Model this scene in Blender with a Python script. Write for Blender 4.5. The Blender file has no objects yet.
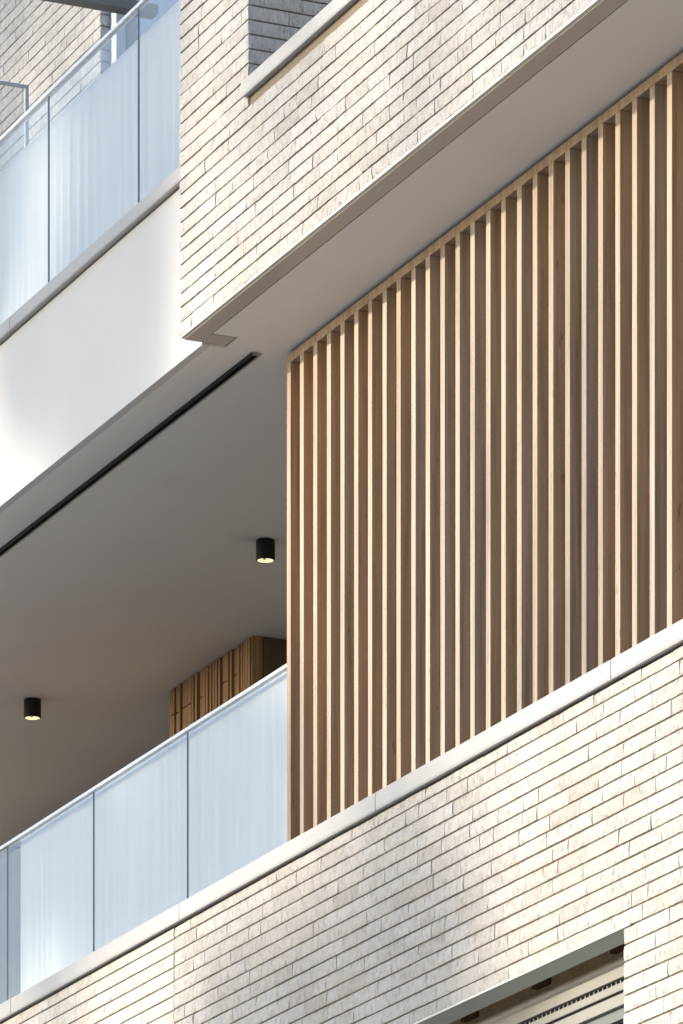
import bpy, math, random
from mathutils import Vector, noise

random.seed(7)
sc = bpy.context.scene
COL = sc.collection

# ------------------------------------------------------------------ helpers
class MB:
    """collects faces; build() links them as ONE mesh object"""
    def __init__(self):
        self.v, self.f, self.m, self.t = [], [], [], []
    def vert(self, p, t=0.0):
        self.v.append(tuple(p)); self.t.append(t); return len(self.v) - 1
    def face(self, idx, m=0):
        self.f.append(tuple(idx)); self.m.append(m)
    def box(self, x0, x1, y0, y1, z0, z1, m=0, t=0.5):
        i = len(self.v)
        for x, y, z in ((x0,y0,z0),(x1,y0,z0),(x1,y1,z0),(x0,y1,z0),(x0,y0,z1),(x1,y0,z1),(x1,y1,z1),(x0,y1,z1)):
            self.vert((x,y,z), t)
        for q in ((0,3,2,1),(4,5,6,7),(0,1,5,4),(1,2,6,5),(2,3,7,6),(3,0,4,7)):
            self.face([i+k for k in q], m)
    def lathe(self, prof, cx, cy, n=40, m=0):
        rings = []
        for r, z in prof:
            if r < 1e-6:
                rings.append([self.vert((cx, cy, z))])
            else:
                rings.append([self.vert((cx+r*math.cos(2*math.pi*k/n), cy+r*math.sin(2*math.pi*k/n), z)) for k in range(n)])
        for a, b in zip(rings, rings[1:]):
            for k in range(n):
                k2 = (k+1) % n
                if len(a) == 1 and len(b) == 1: continue
                if len(a) == 1: self.face((a[0], b[k2], b[k]), m)
                elif len(b) == 1: self.face((a[k], a[k2], b[0]), m)
                else: self.face((a[k], a[k2], b[k2], b[k]), m)
    def build(self, name, mats, parent=None, smooth=False, bevel=0.0):
        me = bpy.data.meshes.new(name)
        me.from_pydata(self.v, [], self.f)
        if not isinstance(mats, (list, tuple)): mats = [mats]
        for m in mats: me.materials.append(m)
        me.polygons.foreach_set('material_index', self.m)
        if smooth: me.polygons.foreach_set('use_smooth', [True]*len(self.f))
        a = me.attributes.new('tone', 'FLOAT', 'POINT')
        a.data.foreach_set('value', self.t)
        me.update()
        o = bpy.data.objects.new(name, me); COL.objects.link(o)
        if parent: o.parent = parent
        if bevel:
            b = o.modifiers.new('bevel', 'BEVEL'); b.width = bevel; b.segments = 2; b.limit_method = 'ANGLE'
        return o

def tag(o, label=None, cat=None, group=None, kind=None):
    if label: o['label'] = label
    if cat: o['category'] = cat
    if group: o['group'] = group
    if kind: o['kind'] = kind
    return o

def thing(name, label, cat, loc=(0,0,0), group=None):
    o = bpy.data.objects.new(name, None); COL.objects.link(o)
    o.location = loc; o.empty_display_size = .1
    return tag(o, label, cat, group)

# ------------------------------------------------------------------ materials
def mat(name):
    m = bpy.data.materials.new(name); m.use_nodes = True
    nt = m.node_tree
    return m, nt, nt.nodes['Principled BSDF'], nt.links.new

def N(nt, kind, **kw):
    n = nt.nodes.new(kind)
    for k, v in kw.items(): setattr(n, k, v)
    return n

def coords(nt, scale=(1,1,1), kind='Object', rnd=False):
    tc = N(nt, 'ShaderNodeTexCoord'); mp = N(nt, 'ShaderNodeMapping')
    mp.inputs['Scale'].default_value = scale
    nt.links.new(tc.outputs[kind], mp.inputs['Vector'])
    if rnd:
        oi = N(nt, 'ShaderNodeObjectInfo'); ml = N(nt, 'ShaderNodeMath', operation='MULTIPLY'); ml.inputs[1].default_value = 97.0
        nt.links.new(oi.outputs['Random'], ml.inputs[0])
        cb = N(nt, 'ShaderNodeCombineXYZ')
        for i in range(3): nt.links.new(ml.outputs[0], cb.inputs[i])
        nt.links.new(cb.outputs[0], mp.inputs['Location'])
    return mp.outputs[0]

def noise_tex(nt, vec, scale, detail=4, rough=.55):
    n = N(nt, 'ShaderNodeTexNoise'); n.inputs['Scale'].default_value = scale
    n.inputs['Detail'].default_value = detail; n.inputs['Roughness'].default_value = rough
    nt.links.new(vec, n.inputs['Vector']); return n.outputs['Fac']

def ramp(nt, fac, stops):
    r = N(nt, 'ShaderNodeValToRGB'); e = r.color_ramp.elements
    while len(e) < len(stops): e.new(.5)
    for el, (p, c) in zip(e, stops):
        el.position = p; el.color = (*c, 1) if len(c) == 3 else c
    nt.links.new(fac, r.inputs[0]); return r.outputs[0]

def mix(nt, a, b, fac, mode='MIX'):
    n = N(nt, 'ShaderNodeMix', data_type='RGBA', blend_type=mode)
    def put(sock, v):
        if hasattr(v, 'node'): nt.links.new(v, sock)
        elif isinstance(v, (int, float)): sock.default_value = v
        else: sock.default_value = (*v, 1)
    put(n.inputs[0], fac); put(n.inputs[6], a); put(n.inputs[7], b)
    return n.outputs[2]

def bump(nt, p, h, strength, dist):
    b = N(nt, 'ShaderNodeBump'); b.inputs['Strength'].default_value = strength; b.inputs['Distance'].default_value = dist
    nt.links.new(h, b.inputs['Height']); nt.links.new(b.outputs[0], p.inputs['Normal'])

def brick_material(name, dark, base, light, streak):
    m, nt, p, L = mat(name)
    at = N(nt, 'ShaderNodeAttribute', attribute_name='tone')
    col = ramp(nt, at.outputs['Fac'], [(0, dark), (.45, base), (1, light)])
    big = noise_tex(nt, coords(nt, (1, 1, 1)), 1.3, 3)
    col = mix(nt, col, ramp(nt, big, [(.3, (.90, .88, .86)), (.7, (1, 1, 1))]), 1.0, 'MULTIPLY')
    fine = noise_tex(nt, coords(nt, (48, 48, 30)), 1.0, 6, .66)
    col = mix(nt, col, ramp(nt, fine, [(.32, (.75, .725, .69)), (.46, (.95, .945, .94)), (.62, (1.06, 1.06, 1.06))]), 1.0, 'MULTIPLY')
    crease = noise_tex(nt, coords(nt, (130, 130, 30)), 1.0, 3, .5)
    cm = ramp(nt, crease, [(.0, (1, 1, 1)), (.315, (1, 1, 1)), (.36, (0, 0, 0))])
    sm = N(nt, 'ShaderNodeMath', operation='MULTIPLY'); sm.inputs[1].default_value = streak
    L(cm, sm.inputs[0])
    col = mix(nt, col, (.25, .21, .17), sm.outputs[0])
    L(col, p.inputs['Base Color']); p.inputs['Roughness'].default_value = .9
    p.inputs['Specular IOR Level'].default_value = .25
    h = N(nt, 'ShaderNodeMath', operation='SUBTRACT'); L(fine, h.inputs[0]); L(sm.outputs[0], h.inputs[1])
    bump(nt, p, h.outputs[0], 1.0, .014)
    return m

M = {}
M['brick'] = brick_material('brick', (.505, .477, .447), (.575, .552, .525), (.625, .61, .592), .3)
M['brick_pale'] = brick_material('brick_pale', (.60, .565, .52), (.66, .63, .59), (.70, .68, .65), .12)
m, nt, p, L = mat('mortar')
n1 = noise_tex(nt, coords(nt, (60, 60, 60)), 1, 4)
L(ramp(nt, n1, [(.3, (.17, .135, .095)), (.7, (.27, .22, .165))]), p.inputs['Base Color']); p.inputs['Roughness'].default_value = 1
M['mortar'] = m
M['brick_far'] = brick_material('rear_brick', (.50, .49, .48), (.57, .56, .55), (.62, .61, .60), .2)  # greyer brick for the set back wall

def paint(name, col, rough=.6, var=.05, scale=2.0, spec=.4, bumpd=0.0):
    m, nt, p, L = mat(name)
    n = noise_tex(nt, coords(nt), scale, 5, .6)
    lo = tuple(c*(1-var) for c in col)
    c = ramp(nt, n, [(.3, lo), (.7, col)])
    L(c, p.inputs['Base Color']); p.inputs['Roughness'].default_value = rough
    p.inputs['Specular IOR Level'].default_value = spec
    if bumpd:
        f = noise_tex(nt, coords(nt), 140, 4, .6); bump(nt, p, f, .4, bumpd)
    return m
M['coping'] = paint('white_metal', (.455, .45, .44), .6, .06, 3, .12)
M['render'] = paint('white_render', (.63, .62, .605), .85, .05, 1.2, .25, .0008)
M['soffit'] = paint('soffit_paint', (.82, .795, .745), .75, .05, 1.5, .3, .0006)
M['trim'] = paint('trim_metal', (.50, .47, .43), .34, .05, 4, .5)
M['lip'] = paint('lip_metal', (.60, .57, .52), .45, .03, 4, .5)
M['black'] = paint('black_metal', (.006, .006, .0065), .5, .1, 6, .3)
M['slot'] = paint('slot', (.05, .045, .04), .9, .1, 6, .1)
M['grey_metal'] = paint('grey_metal', (.33, .32, .30), .45, .06, 4, .5)
M['cream'] = paint('cream_plastic', (.23, .22, .195), .45, .05, 5, .4)
M['osb'] = paint('board', (.80, .62, .36), .8, .35, 22, .2)
M['bracket'] = paint('raw_wood', (.17, .095, .05), .8, .3, 30, .2)
M['plate'] = paint('lintel_plate', (.52, .54, .48), .5, .08, 5, .4)
M['darkframe'] = paint('dark_frame', (.07, .085, .08), .45, .1, 5, .5)
M['beam'] = paint('beam_metal', (.28, .265, .25), .5, .08, 5, .4)
M['whiteframe'] = paint('white_frame', (.68, .69, .70), .45, .03, 5, .4)
M['concrete'] = paint('concrete', (.36, .35, .33), .9, .2, 1.5, .2)
M['dim'] = paint('inner_wall', (.40, .37, .33), .9, .08, 2, .2)
M['rail'] = paint('rail_metal', (.72, .73, .74), .3, .03, 5, .6)

M['pale_mortar'] = paint('pale_mortar', (.34, .33, .31), .95, .2, 30, .1)
def cloth(name, col, trans):
    m, nt, p, L = mat(name)
    n = noise_tex(nt, coords(nt, (20, 20, 1.2)), 1, 4)
    c = ramp(nt, n, [(.3, tuple(k*.93 for k in col)), (.7, col)])
    L(c, p.inputs['Base Color']); p.inputs['Roughness'].default_value = .9; p.inputs['Specular IOR Level'].default_value = .15
    t = N(nt, 'ShaderNodeBsdfTranslucent'); L(c, t.inputs['Color'])
    mx = N(nt, 'ShaderNodeMixShader'); mx.inputs[0].default_value = trans
    L(p.outputs[0], mx.inputs[1]); L(t.outputs[0], mx.inputs[2])
    L(mx.outputs[0], nt.nodes['Material Output'].inputs[0])
    return m
M['cloth'] = cloth('white_fabric', (.84, .825, .79), .22)
M['beige_cloth'] = cloth('beige_fabric', (.24, .21, .17), .1)

def glass(name, tint, milk, milkcol, ior):
    m, nt, p, L = mat(name)
    tr = N(nt, 'ShaderNodeBsdfTransparent'); tr.inputs['Color'].default_value = (*tint, 1)
    df = N(nt, 'ShaderNodeBsdfDiffuse'); df.inputs['Color'].default_value = (*milkcol, 1)
    gl = N(nt, 'ShaderNodeBsdfGlossy'); gl.inputs['Roughness'].default_value = .02; gl.inputs['Color'].default_value = (1, .98, .95, 1)
    m1 = N(nt, 'ShaderNodeMixShader'); m1.inputs[0].default_value = milk
    L(tr.outputs[0], m1.inputs[1]); L(df.outputs[0], m1.inputs[2])
    fq = N(nt, 'ShaderNodeFresnel'); fq.inputs['IOR'].default_value = ior
    ge = N(nt, 'ShaderNodeNewGeometry'); iv = N(nt, 'ShaderNodeMath', operation='SUBTRACT'); iv.inputs[0].default_value = 1; L(ge.outputs['Backfacing'], iv.inputs[1])
    fr = N(nt, 'ShaderNodeMath', operation='MULTIPLY'); L(fq.outputs[0], fr.inputs[0]); L(iv.outputs[0], fr.inputs[1])
    m2 = N(nt, 'ShaderNodeMixShader'); L(fr.outputs[0], m2.inputs[0]); L(m1.outputs[0], m2.inputs[1]); L(gl.outputs[0], m2.inputs[2])
    L(m2.outputs[0], nt.nodes['Material Output'].inputs[0])
    return m
M['glass'] = glass('laminated_glass', (.94, .96, .97), .08, (.66, .67, .67), 1.36)
M['clear_glass'] = glass('clear_glass', (.90, .93, .93), .10, (.6, .66, .68), 1.45)
M['edge'] = paint('glass_edge', (.012, .028, .03), 1.0, .1, 6, 0)

def dark_pane():
    m, nt, p, L = mat('window_glass')
    p.inputs['Base Color'].default_value = (.04, .05, .06, 1); p.inputs['Roughness'].default_value = .03
    p.inputs['IOR'].default_value = 1.9
    return m
M['pane'] = dark_pane()

def timber(name, cols, rnd=True, knots=True):
    m, nt, p, L = mat(name)
    oi = N(nt, 'ShaderNodeObjectInfo')
    base = ramp(nt, oi.outputs['Random'], [(i/(len(cols)-1), c) for i, c in enumerate(cols)])
    v = coords(nt, (38, 38, 1.1), rnd=rnd)
    g = noise_tex(nt, v, 1.0, 6, .6)
    col = mix(nt, base, ramp(nt, g, [(.28, (.62, .57, .52)), (.5, (.95, .94, .93)), (.72, (1.14, 1.12, 1.10))]), 1.0, 'MULTIPLY')
    v2 = coords(nt, (160, 160, 3.0), rnd=rnd)
    g2 = noise_tex(nt, v2, 1.0, 4, .6)
    col = mix(nt, col, ramp(nt, g2, [(.3, (.84, .82, .80)), (.6, (1.03, 1.03, 1.03))]), 1.0, 'MULTIPLY')
    if knots:      # weathered flecks on some slats only
        v3 = coords(nt, (60, 60, 14), rnd=rnd); k = noise_tex(nt, v3, 1.0, 4, .65)
        km = ramp(nt, k, [(.60, (0, 0, 0)), (.66, (1, 1, 1))])
        v4 = coords(nt, (2, 2, .9), rnd=rnd); k2 = noise_tex(nt, v4, 1.0, 2)
        km2 = ramp(nt, k2, [(.50, (0, 0, 0)), (.60, (1, 1, 1))])
        kk = N(nt, 'ShaderNodeMath', operation='MULTIPLY'); L(km, kk.inputs[0]); L(km2, kk.inputs[1])
        kd = N(nt, 'ShaderNodeMath', operation='MULTIPLY'); L(kk.outputs[0], kd.inputs[0]); kd.inputs[1].default_value = .6
        col = mix(nt, col, (.13, .08, .045), kd.outputs[0])
    L(col, p.inputs['Base Color']); p.inputs['Roughness'].default_value = .62; p.inputs['Specular IOR Level'].default_value = .3
    bump(nt, p, g2, .35, .001)
    return m
M['slat'] = timber('slat_timber', [(.43, .31, .205), (.40, .315, .23), (.46, .315, .20), (.38, .305, .24), (.44, .33, .225), (.43, .285, .18)])
M['slat_front'] = timber('pale_timber', [(.43, .355, .265), (.41, .345, .27), (.46, .365, .26), (.42, .355, .28), (.46, .375, .28), (.44, .33, .235)])
M['slat_warm_lit'] = timber('warm_lit_timber', [(.50, .315, .18), (.48, .32, .195), (.47, .325, .21)], knots=False)  # slat timber reddened: warm reflected light on the first slats put into the colour
M['cladding'] = timber('cladding_timber', [(.40, .245, .13), (.35, .21, .11)], knots=False)
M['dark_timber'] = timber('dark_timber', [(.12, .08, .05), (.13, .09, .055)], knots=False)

# ------------------------------------------------------------------ brickwork
COURSE = .0588
def lay_bricks(mb, to_world, u0, u1, v0, v1, phase, holes=(), rough=1.0, seed=0, slot=0):
    """single bricks with worn faces; u along the wall, v up, w out of it"""
    rnd = random.Random(seed)
    i0 = int(math.floor((v0-phase)/COURSE)); i1 = int(math.ceil((v1-phase)/COURSE))
    for i in range(i0, i1):
        zb = phase + i*COURSE; zt = zb + COURSE - .0070
        if zb > v1 - .014 or zb < v0 - .03: continue
        zt = min(zt, v1)
        zb = max(zb, v0)
        spans = [(u0, u1)]
        for (hu0, hu1, hv0, hv1) in holes:
            if zt > hv0 + .012 and zb < hv1 - .012:
                new = []
                for a, b in spans:
                    if hu1 <= a or hu0 >= b: new.append((a, b)); continue
                    if a < hu0: new.append((a, hu0))
                    if b > hu1: new.append((hu1, b))
                spans = new
        for (a, b) in spans:
            u = a
            first = rnd.choice((.24, .115, .178, .205, .06 + rnd.random()*.15))
            while u < b - .004:
                ln = first if first else rnd.choice((.24, .24, .24, .235, .245, .115, .178, .21, .12))
                first = None
                e = u + ln
                if e > b - .045: e = b
                brick(mb, to_world, u + .0005, e - .0005, zb, zt, rnd, rough, slot)
                u = e + rnd.choice((.0, .001, .002, .003))

def brick(mb, W, ua, ub, va, vb, rnd, rough, slot):
    ln = ub-ua
    if ln < .012: return
    nu = max(2, int(ln/.016)); nv = 4
    tone = min(1, max(0, rnd.gauss(.5, .2)))
    tl = rnd.gauss(0, .0004)*rough; tb = rnd.gauss(0, .0007)*rough; off = rnd.gauss(0, .0007)*rough
    sx, sy = rnd.random()*50, rnd.random()*50
    grid = []
    for j in range(nv+1):
        row = []
        for i in range(nu+1):
            fu, fv = i/nu, j/nv
            u = ua + ln*fu; v = va + (vb-va)*fv
            n = noise.noise(Vector((u*42+sx, v*20+sy, 3.1)))
            n2 = noise.noise(Vector((u*120+sx, v*45, 7.7)))
            w = (.0019*n + .0010*n2)*rough + tl*(fu-.5)*2 + tb*(fv-.5)*2 + off
            if j in (0, nv): w -= .0024
            elif i in (0, nu): w -= .0004
            if j == 0: v += (.0016*noise.noise(Vector((u*55, sx, 1.0))) + .0008*n2)*rough
            if j == nv: v += .0013*noise.noise(Vector((u*55, sx, 9.0)))*rough - .0004
            if i == 0: u += .0012*noise.noise(Vector((v*60, sy, 4.0)))*rough
            if i == nu: u -= .0012*noise.noise(Vector((v*60, sy, 8.0)))*rough
            row.append(mb.vert(W(u, v, w), tone))
        grid.append(row)
    for j in range(nv):
        for i in range(nu):
            mb.face((grid[j][i], grid[j][i+1], grid[j+1][i+1], grid[j+1][i]), slot)
    ring = grid[0] + [grid[j][nu] for j in range(1, nv+1)] + [grid[nv][i] for i in range(nu-1, -1, -1)] + [grid[j][0] for j in range(nv-1, 0, -1)]
    uv = [(ua+ln*i/nu, va) for i in range(nu+1)] + [(ub, va+(vb-va)*j/nv) for j in range(1, nv+1)] + \
         [(ua+ln*i/nu, vb) for i in range(nu-1, -1, -1)] + [(ua, va+(vb-va)*j/nv) for j in range(nv-1, 0, -1)]
    back = [mb.vert(W(u, v, -.016), tone) for u, v in uv]
    n = len(ring)
    for k in range(n):
        k2 = (k+1) % n
        mb.face((ring[k2], ring[k], back[k], back[k2]), slot)

def facade(Y): return lambda u, v, w: (u, Y-w, v)          # faces the street
def reveal_right(X): return lambda u, v, w: (X+w, u, v)    # faces +X
def end_left(X): return lambda u, v, w: (X-w, -u, v)       # faces -X

# levels and planes (metres): slat screen front is Y = 0
ZS = 9.328                 # soffit / ceiling
XR, XL = 6.6, -13.0        # extent of what is built
YU, YLO = -.46, -.515       # upper and lower brick faces

# ------------------------------------------------------------------ the building
B = thing('apartment_building', 'pale brick apartment block with white parapet, recessed balconies and grey soffits', 'building', (0, 1.5, 0))
INV = Vector((0, -1.5, 0))
def part(mb, name, mats, parent=B, label=None, **k):
    o = mb.build(name, mats, parent, **k)
    if parent is B: o.location = INV
    if label: o['label'] = label
    return o

# upper projecting brick bay with an opening
UX0, UZ0, UZ1 = -.06, 9.347, 12.35
OP = (.668, 3.7, 10.092, 12.36)
mb = MB()
lay_bricks(mb, facade(YU), UX0, XR, UZ0, UZ1, UZ0+.003, [OP], 1.25, 11)
lay_bricks(mb, reveal_right(OP[0]), YU+.002, .40, OP[2], OP[3], UZ0+.003, (), .7, 12)
lay_bricks(mb, end_left(UX0), -.62, -YU-.014, UZ0, UZ1, UZ0+.003, (), 1.0, 13)
for a in ((UX0+.009, OP[0]-.009, UZ0, UZ1), (OP[0]-.009, OP[1], UZ0, OP[2]), (OP[1], XR, UZ0, UZ1)):
    mb.box(a[0], a[1], YU+.009, YU+.12, a[2], a[3], 1)
mb.box(UX0+.009, OP[0]-.009, YU+.12, .62, UZ0, UZ1, 1)
part(mb, 'brick_wall', [M['brick'], M['mortar']], label='upper projecting brick wall above the timber screen')
mb = MB(); mb.box(OP[0], XR, .42, .5, 9.66, 12.6); mb.box(OP[0], XR, YU+.13, .42, 9.66, 10.085); part(mb, 'loggia_wall', M['render'])
for xa, xb in ((UX0+.02, OP[0]-.02), (OP[1]+.02, XR)):
    mb = MB(); mb.box(xa, xb, YU+.02, .5, 12.36, 12.42); part(mb, 'roof_edge', M['render'])

def coping_piece(x0, x1, yf, yb, z0, z1, parent=B, lip=True):
    mb = MB()
    mb.box(x0, x1, yf, yb, z0+.006, z1)
    mb.box(x0, x1, yf+.0005, yf+.010, z0, z0+.0058)
    return part(mb, 'coping', M['coping'], parent, bevel=.0016)
def joint(x, yf, yb, z0, z1):
    mb = MB(); mb.box(x-.0025, x+.0025, yf+.001, yb-.004, z0, z1); part(mb, 'coping_joint', M['slot'])
# sill under the upper opening, parapet cappings
o = coping_piece(.643, 2.62, -.482, .41, 10.09, 10.152); o['label'] = 'white metal sill under the opening of the upper brick wall'
coping_piece(2.623, 3.72, -.482, .41, 10.09, 10.152)
xs = [XL, -10.2, -8.2, -6.2, -4.2, -2.215, -.073]
for a, b in zip(xs, xs[1:]): coping_piece(a+.002, b-.002, -.402, -.06, 10.051, 10.112); joint(b, -.402, -.06, 10.059, 10.110)
xs = [XL, -11.7, -9.7, -7.74, -5.77, -3.80, -1.835, .131, 2.085, 4.06, XR]
for a, b in zip(xs, xs[1:]): coping_piece(a+.002, b-.002, -.54, .075, 6.873, 6.943); joint(b, -.54, .075, 6.881, 6.941)

# metal drip edge and soffits
mb = MB(); mb.box(-.032, XR, -.466, -.452, 9.331, 9.342); part(mb, 'drip_trim', M['lip'])
mb = MB(); mb.box(-.030, XR, -.451, -.3765, 9.3265, 9.34); mb.box(-.030, .076, -.3755, -.265, 9.3265, 9.34)
part(mb, 'soffit_trim', M['trim'])
mb = MB(); mb.box(-.03, XR, -.45, -.25, 9.341, 9.346); part(mb, 'soffit_slot', M['slot'])
mb = MB()
mb.box(.083, XR, -.369, -.255, ZS, 9.34); mb.box(XL, XR, -.255, 2.6, ZS, 9.34)
part(mb, 'ceiling', M['soffit'])
mb = MB(); mb.box(XL, XR, -.33, 2.6, 9.347, 9.65); part(mb, 'floor_slab', M['concrete'])
# white rendered parapet of the upper balcony with its soffit band
mb = MB(); mb.box(XL, -.034, -.37, -.335, 9.317, 10.05);
mb.box(XL, -.034, -.335, -.10, 9.66, 10.05)
part(mb, 'parapet', M['render'], label='smooth white rendered parapet under the upper glass balustrade', bevel=.002)
mb = MB(); mb.box(XL, -.0345, -.334, -.2585, 9.3172, 9.3275); part(mb, 'soffit_band', M['soffit'])

# lower brick wall with the window opening
LZ0, LZ1 = 4.2, 6.868
WN = (1.55, 4.11, 4.75, 6.003)
PH = 6.0055
mb = MB()
lay_bricks(mb, facade(YLO), .016, XR, LZ0, LZ1, PH, [WN], 1.0, 21)
lay_bricks(mb, facade(YLO), XL, .010, LZ0, LZ1, PH-.002, (), .45, 22, 2)
for a in ((XL, WN[0]-.012, LZ0, LZ1), (WN[1]+.012, XR, LZ0, LZ1), (WN[0]-.012, WN[1]+.012, WN[3]+.012, LZ1), (WN[0]-.012, WN[1]+.012, LZ0, WN[2]-.012)):
    mb.box(a[0], a[1], YLO+.009, YLO+.10, a[2], a[3], 1)
part(mb, 'brick_wall', [M['brick'], M['mortar'], M['brick_pale']], label='lower brick wall below the white coping, holding the window')
mb = MB(); mb.box(XL, XR, -.39, .02, 6.35, 6.87); mb.box(XL, XR, .02, 2.6, 6.35, 6.65); part(mb, 'floor_slab', M['concrete'])
mb = MB(); mb.box(XL, XR, 2.0, 2.2, 6.65, ZS-.002); part(mb, 'rear_wall', M['dim'])
for xe in (XR, XL-.2):
    mb = MB(); mb.box(xe, xe+.2, -.3, 2.6, 4.2, 12.4); part(mb, 'end_wall', M['render'])
mb = MB(); mb.box(XL, XR, 1.0, 1.2, 0, 6.34); mb.box(XL, WN[0]-.1, -.39, -.2, 0, 4.1); mb.box(WN[0]-.1, XR, -.39, -.2, 0, 4.1)
part(mb, 'base_wall', M['render'])

# rear cladding near the ceiling, boards of uneven depth
mb = MB(); x = -8.4; r_ = random.Random(3)
while x < -4.9:
    w = r_.choice((.05, .09, .12)); d = r_.choice((0, .012, .028))
    mb.box(x, x+w-.004, 1.945-d, 1.998, 6.7, ZS-.01-r_.random()*.012); x += w
part(mb, 'rear_cladding', M['dark_timber'])

# window of the floor below: open blind box over the frame
WIN = bpy.data.objects.new('window', None); COL.objects.link(WIN); WIN.parent = B; WIN.location = INV
WIN['label'] = 'window with an open blind box under a metal lintel'
x0, x1 = WN[0], WN[1]
def wp(name, mt, *boxes, **k):
    mb = MB()
    for b in boxes: mb.box(*b)
    return mb.build(name, mt, WIN, **k)
wp('lintel', M['plate'], (x0-.01, x1-.002, YLO+.0, YLO+.11, 6.004, 6.011))
wp('lintel_lip', M['lip'], (x0-.02, x1+.06, YLO-.006, YLO-.0005, 6.001, 6.0075))
wp('box_board', M['osb'], (x0, x1+.1, -.300, -.285, 5.9, 6.16), (x0, x1+.1, YLO+.112, -.301, 6.12, 6.14))
for xb in (1.75, 2.36, 2.97, 3.60):
    mb = MB(); mb.box(xb, xb+.03, -.395, -.301, 6.055, 6.085); mb.box(xb+.03, xb+.14, -.325, -.301, 6.03, 6.075)
    mb.build('bracket', M['bracket'], WIN)
mb = MB()
ra, nseg = .021, 16
for X in (x0, x1+.1):
    for k in range(nseg):
        a = 2*math.pi*k/nseg; mb.vert((X, -.325+ra*math.cos(a), 5.978+ra*math.sin(a)))
for k in range(nseg): mb.face((k, (k+1) % nseg, nseg+(k+1) % nseg, nseg+k))
mb.build('blind_tube', M['beam'], WIN, smooth=True)
wp('head_rail', M['cream'], (x0, x1+.1, -.340, -.27, 5.922, 5.965), bevel=.002)
wp('vent_strip', M['black'], (x0, x1+.1, -.318, -.27, 5.906, 5.9215))
x = x0+.9
while x < x1+.1:
    mb = MB(); mb.box(x, x+.006, -.325, -.3185, 5.906, 5.9215); mb.build('vent_rib', M['beam'], WIN); x += .035
wp('blind_slat', M['cream'], (x0, x1+.1, -.338, -.27, 5.877, 5.9055), bevel=.002)
wp('seal', M['black'], (x0, x1+.1, -.32, -.27, 5.8685, 5.8765))
wp('frame_head', M['cream'], (x0, x1+.1, -.335, -.25, 5.826, 5.868), bevel=.002)
wp('sash', M['darkframe'], (x0, x1+.1, -.315, -.25, 5.786, 5.8255), (x0, x0+.05, -.315, -.25, 4.80, 5.786), (2.78, 2.85, -.315, -.25, 4.80, 5.786), (x0, x1+.1, -.315, -.25, 4.75, 4.80))
wp('pane', M['pane'], (x0, x1+.1, -.285, -.275, 4.80, 5.786))

# rear brick wall of the upper balcony, window beside it
mb = MB()
lay_bricks(mb, facade(.95), -8.6, -4.52, 9.66, 14.2, 9.66, (), 1.0, 31)
lay_bricks(mb, reveal_right(-4.52), .952, 1.06, 9.66, 14.2, 9.66, (), .7, 32)
mb.box(XL, -4.529, .957, 1.2, 9.66, 14.2, 1)
part(mb, 'brick_wall', [M['brick_far'], M['pale_mortar']], label='set back brick wall behind the upper glass balustrade')
mb = MB(); mb.box(-4.505, -4.43, 1.0, 1.08, 9.66, 14.0); mb.box(-4.43, UX0, 1.0, 1.08, 13.9, 14.0); mb.box(-2.6, -2.53, 1.0, 1.08, 9.66, 13.9)
wf = part(mb, 'window_frame', M['whiteframe'])
mb = MB(); mb.box(-4.43, -2.6, 1.05, 1.06, 9.66, 13.9); mb.box(-2.53, UX0, 1.05, 1.06, 9.66, 13.9)
mb.build('pane', M['pane'], wf)
mb = MB(); mb.box(-3.93, -3.85, -.2, .99, 12.30, 12.345); part(mb, 'beam', M['beam'])

# ------------------------------------------------------------------ timber screen
T = thing('timber_screen', 'tall screen of upright timber slats standing on the white coping', 'timber screen', (.003, 0, 6.943))
P = .1376
mb = MB(); mb.box(0, .040, 0, .09, 0, 2.331); mb.m[2] = 1      # paler timber on the front face
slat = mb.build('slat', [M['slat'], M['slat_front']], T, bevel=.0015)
warm_lit_mesh = slat.data.copy(); warm_lit_mesh.materials[0] = M['slat_warm_lit']
NS = 33
for i in range(1, NS):
    s = slat.copy()
    if i < 4: s.data = warm_lit_mesh
    COL.objects.link(s); s.parent = T
    s.location = (i*P + random.uniform(-.0012, .0012), random.uniform(-.001, .001), 0)
mb = MB(); mb.box(0, (NS-1)*P+.04, 0.0005, .0895, 2.332, 2.369); mb.build('top_rail', M['slat'], T, bevel=.0015)
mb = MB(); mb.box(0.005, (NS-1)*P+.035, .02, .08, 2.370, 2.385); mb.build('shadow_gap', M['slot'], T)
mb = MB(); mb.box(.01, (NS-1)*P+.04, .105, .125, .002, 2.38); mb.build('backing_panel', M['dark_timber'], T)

# ------------------------------------------------------------------ glass balustrades
def balustrade(name, label, joints, Y, z0, z1):
    cx = joints[-1]
    t = thing(name, label, 'balustrade', (cx, Y, z0))
    for a, b in zip(joints, joints[1:]):
        mb = MB(); mb.box(a-cx+.0035, b-cx-.0035, -.004, .004, .002, z1-z0-.014, 0)
        o = mb.build('glass_pane', M['glass'], t)
        mb = MB(); mb.box(b-cx-.0033, b-cx+.0005, -.0042, .0042, .002, z1-z0-.014); mb.build('glass_edge', M['edge'], o)
    mb = MB(); mb.box(joints[0]-cx, -.001, -.014, .014, z1-z0-.012, z1-z0+.004); mb.build('top_rail', M['rail'], t, bevel=.002)
    return t
balustrade('glass_balustrade', 'lower pale glass balustrade running up to the timber screen', [-6.73, -5.61, -4.495, -3.383, -2.27, -1.149, -.012], .03, 6.944, 8.034)
balustrade('glass_balustrade', 'upper pale glass balustrade on the white rendered parapet', [-6.6, -5.5, -4.42, -3.33, -2.243, -1.152, -.064], -.2, 10.113, 11.163)

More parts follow.
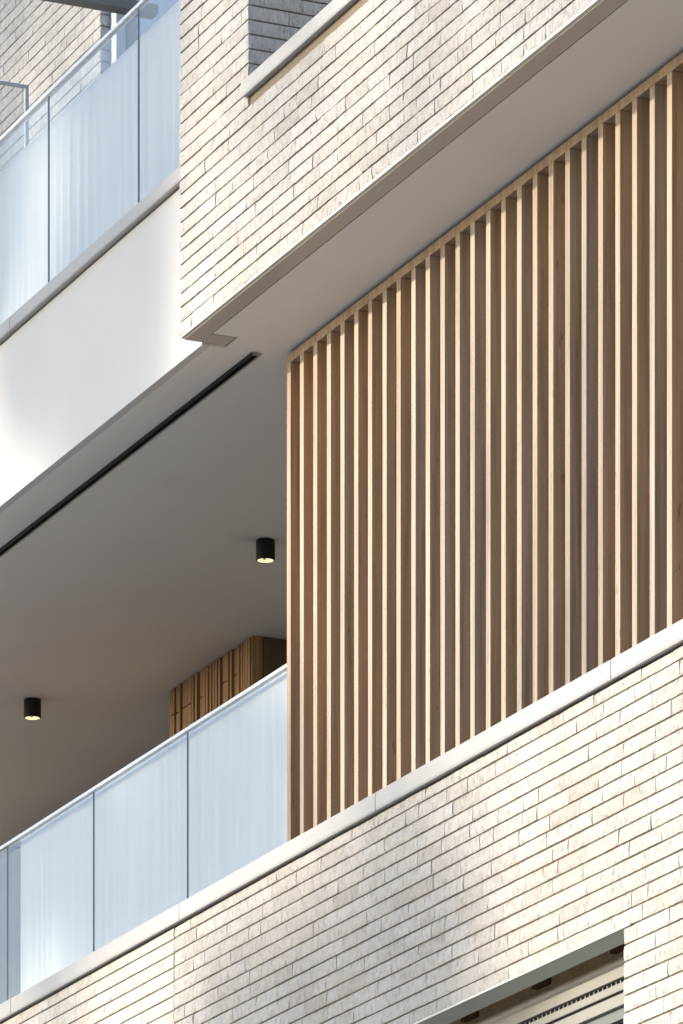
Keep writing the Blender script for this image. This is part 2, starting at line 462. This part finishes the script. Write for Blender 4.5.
# free standing glass return on the far terrace
D = thing('glass_divider', 'small clear glass side screen in front of the set back brick wall', 'glass screen', (-4.35, .5, 9.66))
mb = MB(); mb.box(-.006, .006, -1.3, -.02, .3, 2.37); mb.build('glass_pane', M['clear_glass'], D)
mb = MB(); mb.box(-.009, .009, -1.3, 0, 2.372, 2.386); mb.box(-.009, .009, -.018, 0, 0, 2.372); mb.build('frame', M['whiteframe'], D)

# ------------------------------------------------------------------ fabrics
def curtain(name, label, x0, x1, Y, z0, z1, mt, amp, seed, cat):
    rnd = random.Random(seed)
    nx = int((x1-x0)/.008); nz = 14
    ph = rnd.random()*10
    mb = MB(); g = []
    for j in range(nz+1):
        row = []; v = j/nz
        for i in range(nx+1):
            x = x0+(x1-x0)*i/nx
            n = noise.noise(Vector((x*4.3, v*.35, seed)))
            y = amp*math.sin(x*62 + 5*n + ph) * (.55+.7*noise.noise(Vector((x*2.1, .3*v, seed+5)))) + amp*.8*noise.noise(Vector((x*14, v*.6, seed+9)))
            y *= 1-.75*v*v
            row.append(mb.vert((x-x1, y, z0+(z1-z0)*v - z0)))
        g.append(row)
    for j in range(nz):
        for i in range(nx): mb.face((g[j][i], g[j][i+1], g[j+1][i+1], g[j+1][i]))
    o = mb.build(name, mt, None, smooth=True)
    o.location = (x1, Y, z0)
    sm = o.modifiers.new('solid', 'SOLIDIFY'); sm.thickness = .0015
    return tag(o, label, cat)
curtain('privacy_curtain', 'white pleated privacy fabric hung behind the lower glass balustrade', -3.312, -.03, .068, 6.95, 8.056, M['cloth'], .0045, 4, 'curtain')
curtain('privacy_curtain', 'white pleated privacy fabric hung behind the upper glass balustrade', -6.5, -.07, -.11, 10.12, 11.115, M['cloth'], .008, 8, 'curtain')
curtain('balcony_curtain', 'grey brown curtain behind the left end of the lower glass balustrade', -5.4, -3.335, .13, 6.95, 8.05, M['beige_cloth'], .022, 15, 'curtain')

# ------------------------------------------------------------------ ceiling lights and track
m, nt, p, L = mat('lamp_glow')
em = N(nt, 'ShaderNodeEmission'); em.inputs['Color'].default_value = (1, .82, .52, 1); em.inputs['Strength'].default_value = .42
L(em.outputs[0], nt.nodes['Material Output'].inputs[0]); M['glow'] = m
m, nt, p, L = mat('lamp_reflector')
p.inputs['Base Color'].default_value = (.85, .75, .55, 1); p.inputs['Metallic'].default_value = 1; p.inputs['Roughness'].default_value = .28
M['reflector'] = m
def downlight():
    t = thing('ceiling_light', 'black cylinder ceiling light beside the timber screen', 'ceiling light', (-2.43, .95, ZS), 'black ceiling lights')
    R, H = .0445, .096
    mb = MB(); mb.lathe([(0, -.001), (R-.002, -.001), (R, -.003), (R, -H+.002), (R-.002, -H), (R-.006, -H), (R-.006, -H+.012)], 0, 0, 48)
    mb.build('housing', M['black'], t, smooth=False)
    mb = MB(); mb.lathe([(R-.0062, -H+.001), (R-.010, -H+.010), (.018, -H+.024)], 0, 0, 48); mb.build('reflector', M['glow'], t, smooth=True)
    mb = MB()
    for sx in (-.012, .012): mb.lathe([(0, -H+.008), (.0075, -H+.009), (.008, -H+.015), (.008, -H+.024)], sx, 0, 20)
    mb.build('lens', M['reflector'], t, smooth=True)
    mb = MB(); mb.lathe([(0, -H+.0245), (.0185, -H+.0245)], 0, 0, 32); mb.build('lamp', M['glow'], t)
    return t
d1 = downlight()
d2 = d1.copy(); COL.objects.link(d2); d2.location = (-5.42, .93, ZS); d2['label'] = 'black cylinder ceiling light near the left edge, farther from the timber screen'
for ch in list(d1.children):
    k = ch.copy(); COL.objects.link(k); k.parent = d2

K = thing('curtain_track', 'slim black metal track fixed along the grey balcony ceiling', 'track', (-.055, -.12, ZS))
mb = MB(); mb.box(XL+.1, 0, -.014, -.010, -.015, -.0005); mb.box(XL+.1, 0, .010, .014, -.015, -.0005); mb.box(XL+.1, 0, -.010, .010, -.006, -.0005)
mb.build('rail', M['black'], K)
mb = MB(); mb.box(XL+.1, -.002, .0145, .034, -.006, -.0005); mb.build('flange', M['grey_metal'], K)
mb = MB(); mb.box(.0005, .004, -.013, .013, -.0145, -.001); mb.build('end_cap', M['beam'], K)

# ------------------------------------------------------------------ timber clad cupboard
Cb = thing('timber_cupboard', 'timber clad cupboard reaching the ceiling behind the lower glass balustrade', 'cupboard', (-4.48, 1.75, 6.65))
mb = MB(); r_ = random.Random(9); x = -.49
zt = ZS-6.65-.003
while x < .59:
    w = min(r_.choice((.026, .03, .05, .062, .075)), .60-x); d = r_.choice((0, 0, .006))
    zj = 2.538
    if w < .04: mb.box(x, x+w-.004, -.246, -.19, 0, zt)
    else:
        mb.box(x, x+w, -.235-d, -.19, 0, zj); mb.box(x, x+w, -.235-d, -.19, zj+.007, zt)
    x += w + r_.choice((.004, .014, .018))
mb.build('front_cladding', M['cladding'], Cb)
mb = MB(); y = -.185
while y < .22:
    w = r_.choice((.11, .16)); mb.box(.56, .60, y, y+w-.004, 0, zt); y += w
mb.build('side_cladding', M['dark_timber'], Cb)
mb = MB(); mb.box(-.488, .559, -.188, .22, 0, zt-.004); mb.build('carcass', M['slot'], Cb)

# ------------------------------------------------------------------ unseen trees added towards the sun to shade the facade
m, nt, p, L = mat('leaf')
oi = N(nt, 'ShaderNodeAttribute', attribute_name='tone')
lc = ramp(nt, oi.outputs['Fac'], [(0, (.045, .075, .022)), (1, (.11, .15, .045))])
L(lc, p.inputs['Base Color']); p.inputs['Roughness'].default_value = .6
M['leaf'] = m
M['bark'] = paint('bark', (.11, .085, .065), .9, .4, 9, .2)
def tree(label, x, y, base, clumps, n, seed):
    rnd = random.Random(seed)
    t = thing('added_shade_tree', label, 'tree', (x, y, 0), 'added shade trees')
    mb = MB()
    def limb(a, b, ra, rb, k=8):
        a, b = Vector(a), Vector(b); d = (b-a).normalized(); u = d.orthogonal().normalized(); v = d.cross(u)
        i = len(mb.v)
        for q, r_ in ((a, ra), (b, rb)):
            for j in range(k):
                an = 2*math.pi*j/k; mb.vert(q + u*r_*math.cos(an) + v*r_*math.sin(an))
        for j in range(k): mb.face((i+j, i+(j+1) % k, i+k+(j+1) % k, i+k+j))
    top = max(c[2] for c in clumps)
    limb((0, 0, 0), (0, 0, base), .17, .12); limb((0, 0, base), (.1, 0, top), .12, .03)
    for c in clumps: limb((.03, 0, base + (c[2]-base)*.4), c[:3], .05, .012)
    mb.build('trunk', M['bark'], t, smooth=True)
    mb = MB(); vol = [c[3]**2*c[4] for c in clumps]
    for c, vv in zip(clumps, vol):
        for _ in range(int(n*vv/sum(vol))):
            while True:
                q = Vector((rnd.uniform(-1, 1), rnd.uniform(-1, 1), rnd.uniform(-1, 1)))
                if .25 < q.length < 1: break
            q = Vector((c[0]+q.x*c[3], c[1]+q.y*c[3], c[2]+q.z*c[4]))
            a = Vector((rnd.gauss(0, 1), rnd.gauss(0, 1), rnd.gauss(0, 1))).normalized(); b = a.orthogonal().normalized()
            s_ = rnd.uniform(.05, .10); tt = rnd.random(); i = len(mb.v)
            for w_ in (a*s_*1.5, b*s_*.7, -a*s_*1.5, -b*s_*.7): mb.vert(q+w_, tt)
            mb.face((i, i+1, i+2, i+3))
    mb.build('crown', M['leaf'], t)
    return t

# ------------------------------------------------------------------ ground
def ground_mat(name, a, b, sc_):
    m, nt, p, L = mat(name)
    n = noise_tex(nt, coords(nt), sc_, 6, .6)
    L(ramp(nt, n, [(.3, a), (.7, b)]), p.inputs['Base Color']); p.inputs['Roughness'].default_value = .9
    return m
mb = MB(); mb.box(-900, 900, -900, 900, -.3, 0); tag(mb.build('ground', ground_mat('paving', (.40, .375, .34), (.49, .46, .42), .8)), kind='structure')
mb = MB(); mb.box(-300, 300, -16, -9, .001, .006); tag(mb.build('road', ground_mat('asphalt', (.045, .045, .046), (.07, .07, .07), 3)), kind='structure')

# ------------------------------------------------------------------ light
AZ, PROFILE = math.radians(32), .23            # sun to the left of the facade normal
EL = math.atan(PROFILE*math.cos(AZ))
w = bpy.data.worlds.new('World'); sc.world = w; w.use_nodes = True
nt = w.node_tree; sky = nt.nodes.new('ShaderNodeTexSky'); sky.sky_type = 'NISHITA'; sky.sun_disc = False
sky.sun_elevation = EL; sky.sun_rotation = math.pi + AZ
sky.air_density = 0.7; sky.dust_density = 0.4; sky.ozone_density = 1.0
nt.links.new(sky.outputs[0], nt.nodes['Background'].inputs[0]); nt.nodes['Background'].inputs[1].default_value = .15
sl = bpy.data.lights.new('sun', 'SUN'); sl.energy = 2.0; sl.angle = math.radians(1.0); sl.color = (1, .885, .735)
so = bpy.data.objects.new('sun', sl); COL.objects.link(so)
to_sun = Vector((-math.sin(AZ)*math.cos(EL), -math.cos(AZ)*math.cos(EL), math.sin(EL)))
so.rotation_euler = to_sun.to_track_quat('Z', 'Y').to_euler()

# unseen trees added for their shade; each stands 25 m up the sun's path from the part of the facade its crown shades
def shade_tree(label, fx, clumps, base, n, seed, dist=25):
    q = Vector((fx, -.45, 0)) + to_sun*dist
    side = Vector((math.cos(AZ), -math.sin(AZ), 0))             # across the light
    cl = []
    for (dx, z, rh, rv) in clumps:
        o = side*(dx*math.cos(AZ)); cl.append((o.x, o.y, z + to_sun.z*dist, rh, rv))
    tree(label, q.x, q.y, base, cl, n, seed)
shade_tree('low leafy unseen tree, added to shade the lower brick wall', 1.5, [(-.75, 5.9, .62, .8), (.2, 6.0, .62, .8), (-.3, 5.0, .9, 1.0), (.7, 5.2, .7, .9), (1.1, 6.2, .5, .6), (-1.0, 4.6, .5, .9)], 4.6, 4000, 5, 34)
shade_tree('tall leafy unseen tree, added to shade the parapet and glass', -1.4, [(-.1, 8.3, .6, 1.0), (.5, 9.7, .6, .7), (-.3, 10.1, .9, .9), (.9, 10.9, .5, .9), (-.4, 11.6, .9, .9), (-1.2, 7.6, .6, .6), (.8, 7.7, .6, .6), (-1.9, 8.3, .6, .9), (-2.7, 7.6, .6, .6), (-3.5, 8.2, .7, .9), (0, 7.5, .7, .55), (-2.3, 10.9, .8, .9), (-2.6, 11.8, .8, .8), (-3.2, 10.6, .6, .8)], 7.5, 11000, 6, 34)
shade_tree('thin topped slender unseen tree with sparse leaves, added to shade the upper brick wall', 2.2, [(-1.2, 10.1, .5, .7), (.1, 9.6, .35, .5), (.35, 10.6, .3, .5), (1.2, 10.2, .5, .8), (.9, 11.2, .7, .8), (-.9, 11.2, .6, .7), (1.9, 9.6, .4, .5)], 9.2, 800, 8, 36)
shade_tree('round headed leafy unseen tree, added to shade the set back wall', -7.4, [(-.8, 12.6, 1.2, 1.1), (.9, 12.9, 1.2, 1.1), (0, 13.9, 1.1, 1.0)], 11.2, 1500, 12)

# ------------------------------------------------------------------ camera
cam = bpy.data.cameras.new('camera'); co = bpy.data.objects.new('camera', cam); COL.objects.link(co)
th = math.radians(24.076)
co.location = (21.093, -9.1728, 1.6)
a = Vector((-math.cos(th), math.sin(th), 0))
co.rotation_euler = a.to_track_quat('-Z', 'Y').to_euler()
cam.sensor_fit = 'HORIZONTAL'; cam.sensor_width = 36; cam.lens = 5500*36/683
cam.shift_x = 0; cam.shift_y = (2200-512)/683
cam.clip_start = .5; cam.clip_end = 3000
sc.camera = co

sc.view_settings.view_transform = 'Standard'; sc.view_settings.look = 'None'
sc.view_settings.exposure = 1.47; sc.view_settings.gamma = 1
sc.cycles.max_bounces = 10; sc.cycles.diffuse_bounces = 5; sc.cycles.transparent_max_bounces = 12
sc.cycles.use_denoising = True
